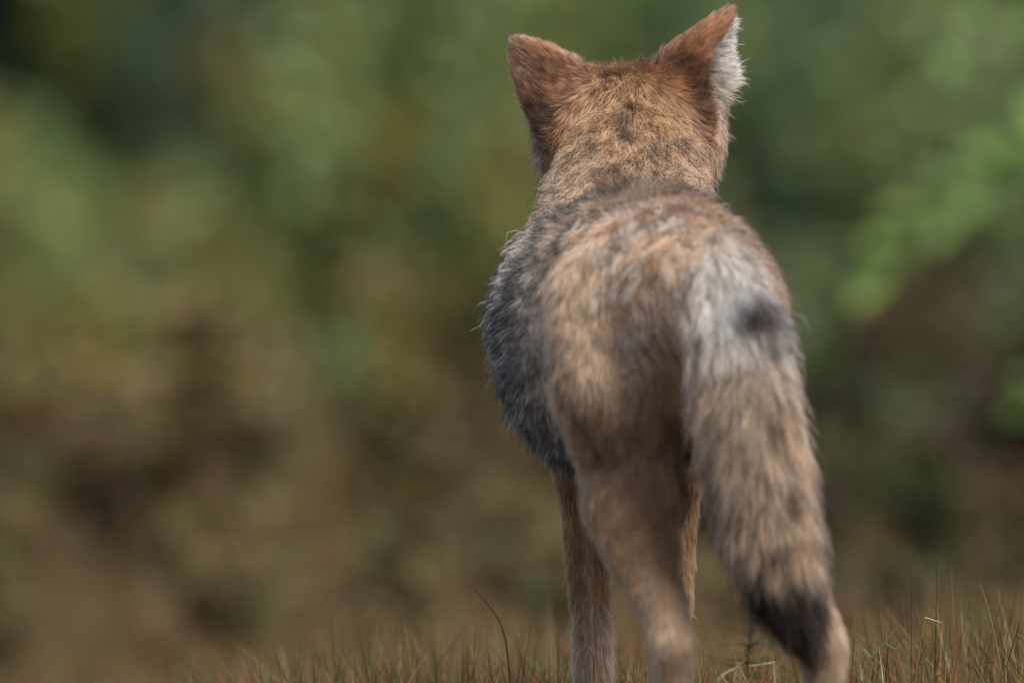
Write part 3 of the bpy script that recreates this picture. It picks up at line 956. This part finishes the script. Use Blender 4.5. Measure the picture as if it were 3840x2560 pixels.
# colours along each hair: dull base, pigmented band, dark or plain tip
cl_r = rng.uniform(0, 1, NH)[cc]
cl_w = np.where(ok, .5 - .08 * PW[:, fi_['torso']], 0.5)
dark = (1 - cl_w) * rng.uniform(0, 1, NH) + cl_w * np.where(ok, cl_r, rng.uniform(0, 1, NH))
pth = np.clip(ct['pt'] * np.where(guard, 1.35, 1.0), 0, 1)
# threshold of the mean of two uniforms
sdark = stray & (rng.uniform(0, 1, NH) < .6 * (1 - PW[:, fi_['ear_lining']] - PW[:, fi_['foreleg']] - .7 * PW[:, fi_['hindleg']] - .7 * PW[:, fi_['thigh']]))
isdark = dark < np.where(pth < .5, np.sqrt(pth / 2), 1 - np.sqrt((1 - pth) / 2))
br = rng.normal(1, .24, NH).clip(.5, 1.5)[:, None] * (0.9 + .2 * cl_r[:, None])
isdark = isdark | sdark
band = np.where(sdark, .25, rng.uniform(.48, .72, NH) + .02 * PW[:, fi_['torso']])
colr = np.zeros((NH, K, 4), np.float32)
colr[..., 3] = 1
for k in range(K):
    a = sstep(.0, .45, T[k] * np.ones(NH))[:, None]
    c = ct['und'] + (ct['mid'] - ct['und']) * a
    tb = (sstep(0, 1, (T[k] - band) / .18 + .5) * isdark)[:, None]
    c = c * br
    c = c + (ct['tip'] - c) * tb
    colr[:, k, :3] = c
rad = np.where(stray, .00026, np.where(guard, .00020, .00014))[:, None] * np.array([1.0, 1.0, .95, .8, .55, .12])[None]
rad[:, 3:] *= (1 + np.array([.1, .3, .6])[None] * PW[:, [fi_['torso']]])
rad = rad * (1 - .35 * (PW[:, fi_['ear']] + PW[:, fi_['hindleg']]))[:, None]
HAIR_PARTS = [('body_fur', ['rump', 'torso', 'neck']), ('head_fur', ['head', 'muzzle']), ('ear_fur', ['ear']), ('ear_lining_fur', ['ear_lining', 'ear_fringe']),
              ('leg_fur', ['foreleg', 'paw', 'thigh', 'hindleg']), ('tail_fur', ['tail'])]
am_ = PW.argmax(1)
front = P0[:, 1] > .38
left = P0[:, 0] < np.where(front, .113, .165)
SPLIT = {'leg_fur': [front & left, front & ~left, ~front & left, ~front & ~left], 'ear_fur': [left, ~left], 'ear_lining_fur': [left, ~left]}
for nm, regs, side in [(a, b, c) for a, b in HAIR_PARTS for c in SPLIT.get(a, [True])]:
    sel = np.isin(am_, [fi_[r_] for r_ in regs]) & side
    n = int(sel.sum())
    if n == 0:
        continue
    cu = bpy.data.hair_curves.new(nm)
    cu.add_curves([K] * n)
    cu.points.foreach_set('position', (pts[sel] - off).astype(np.float32).ravel())
    ra = cu.attributes.get('radius') or cu.attributes.new('radius', 'FLOAT', 'POINT')
    ra.data.foreach_set('value', rad[sel].astype(np.float32).ravel())
    ca = cu.attributes.new('tint', 'FLOAT_COLOR', 'POINT')
    ca.data.foreach_set('color', colr[sel].ravel())
    cu.materials.append(MAT_HAIR)
    link(bpy.data.objects.new(nm, cu), coyote)
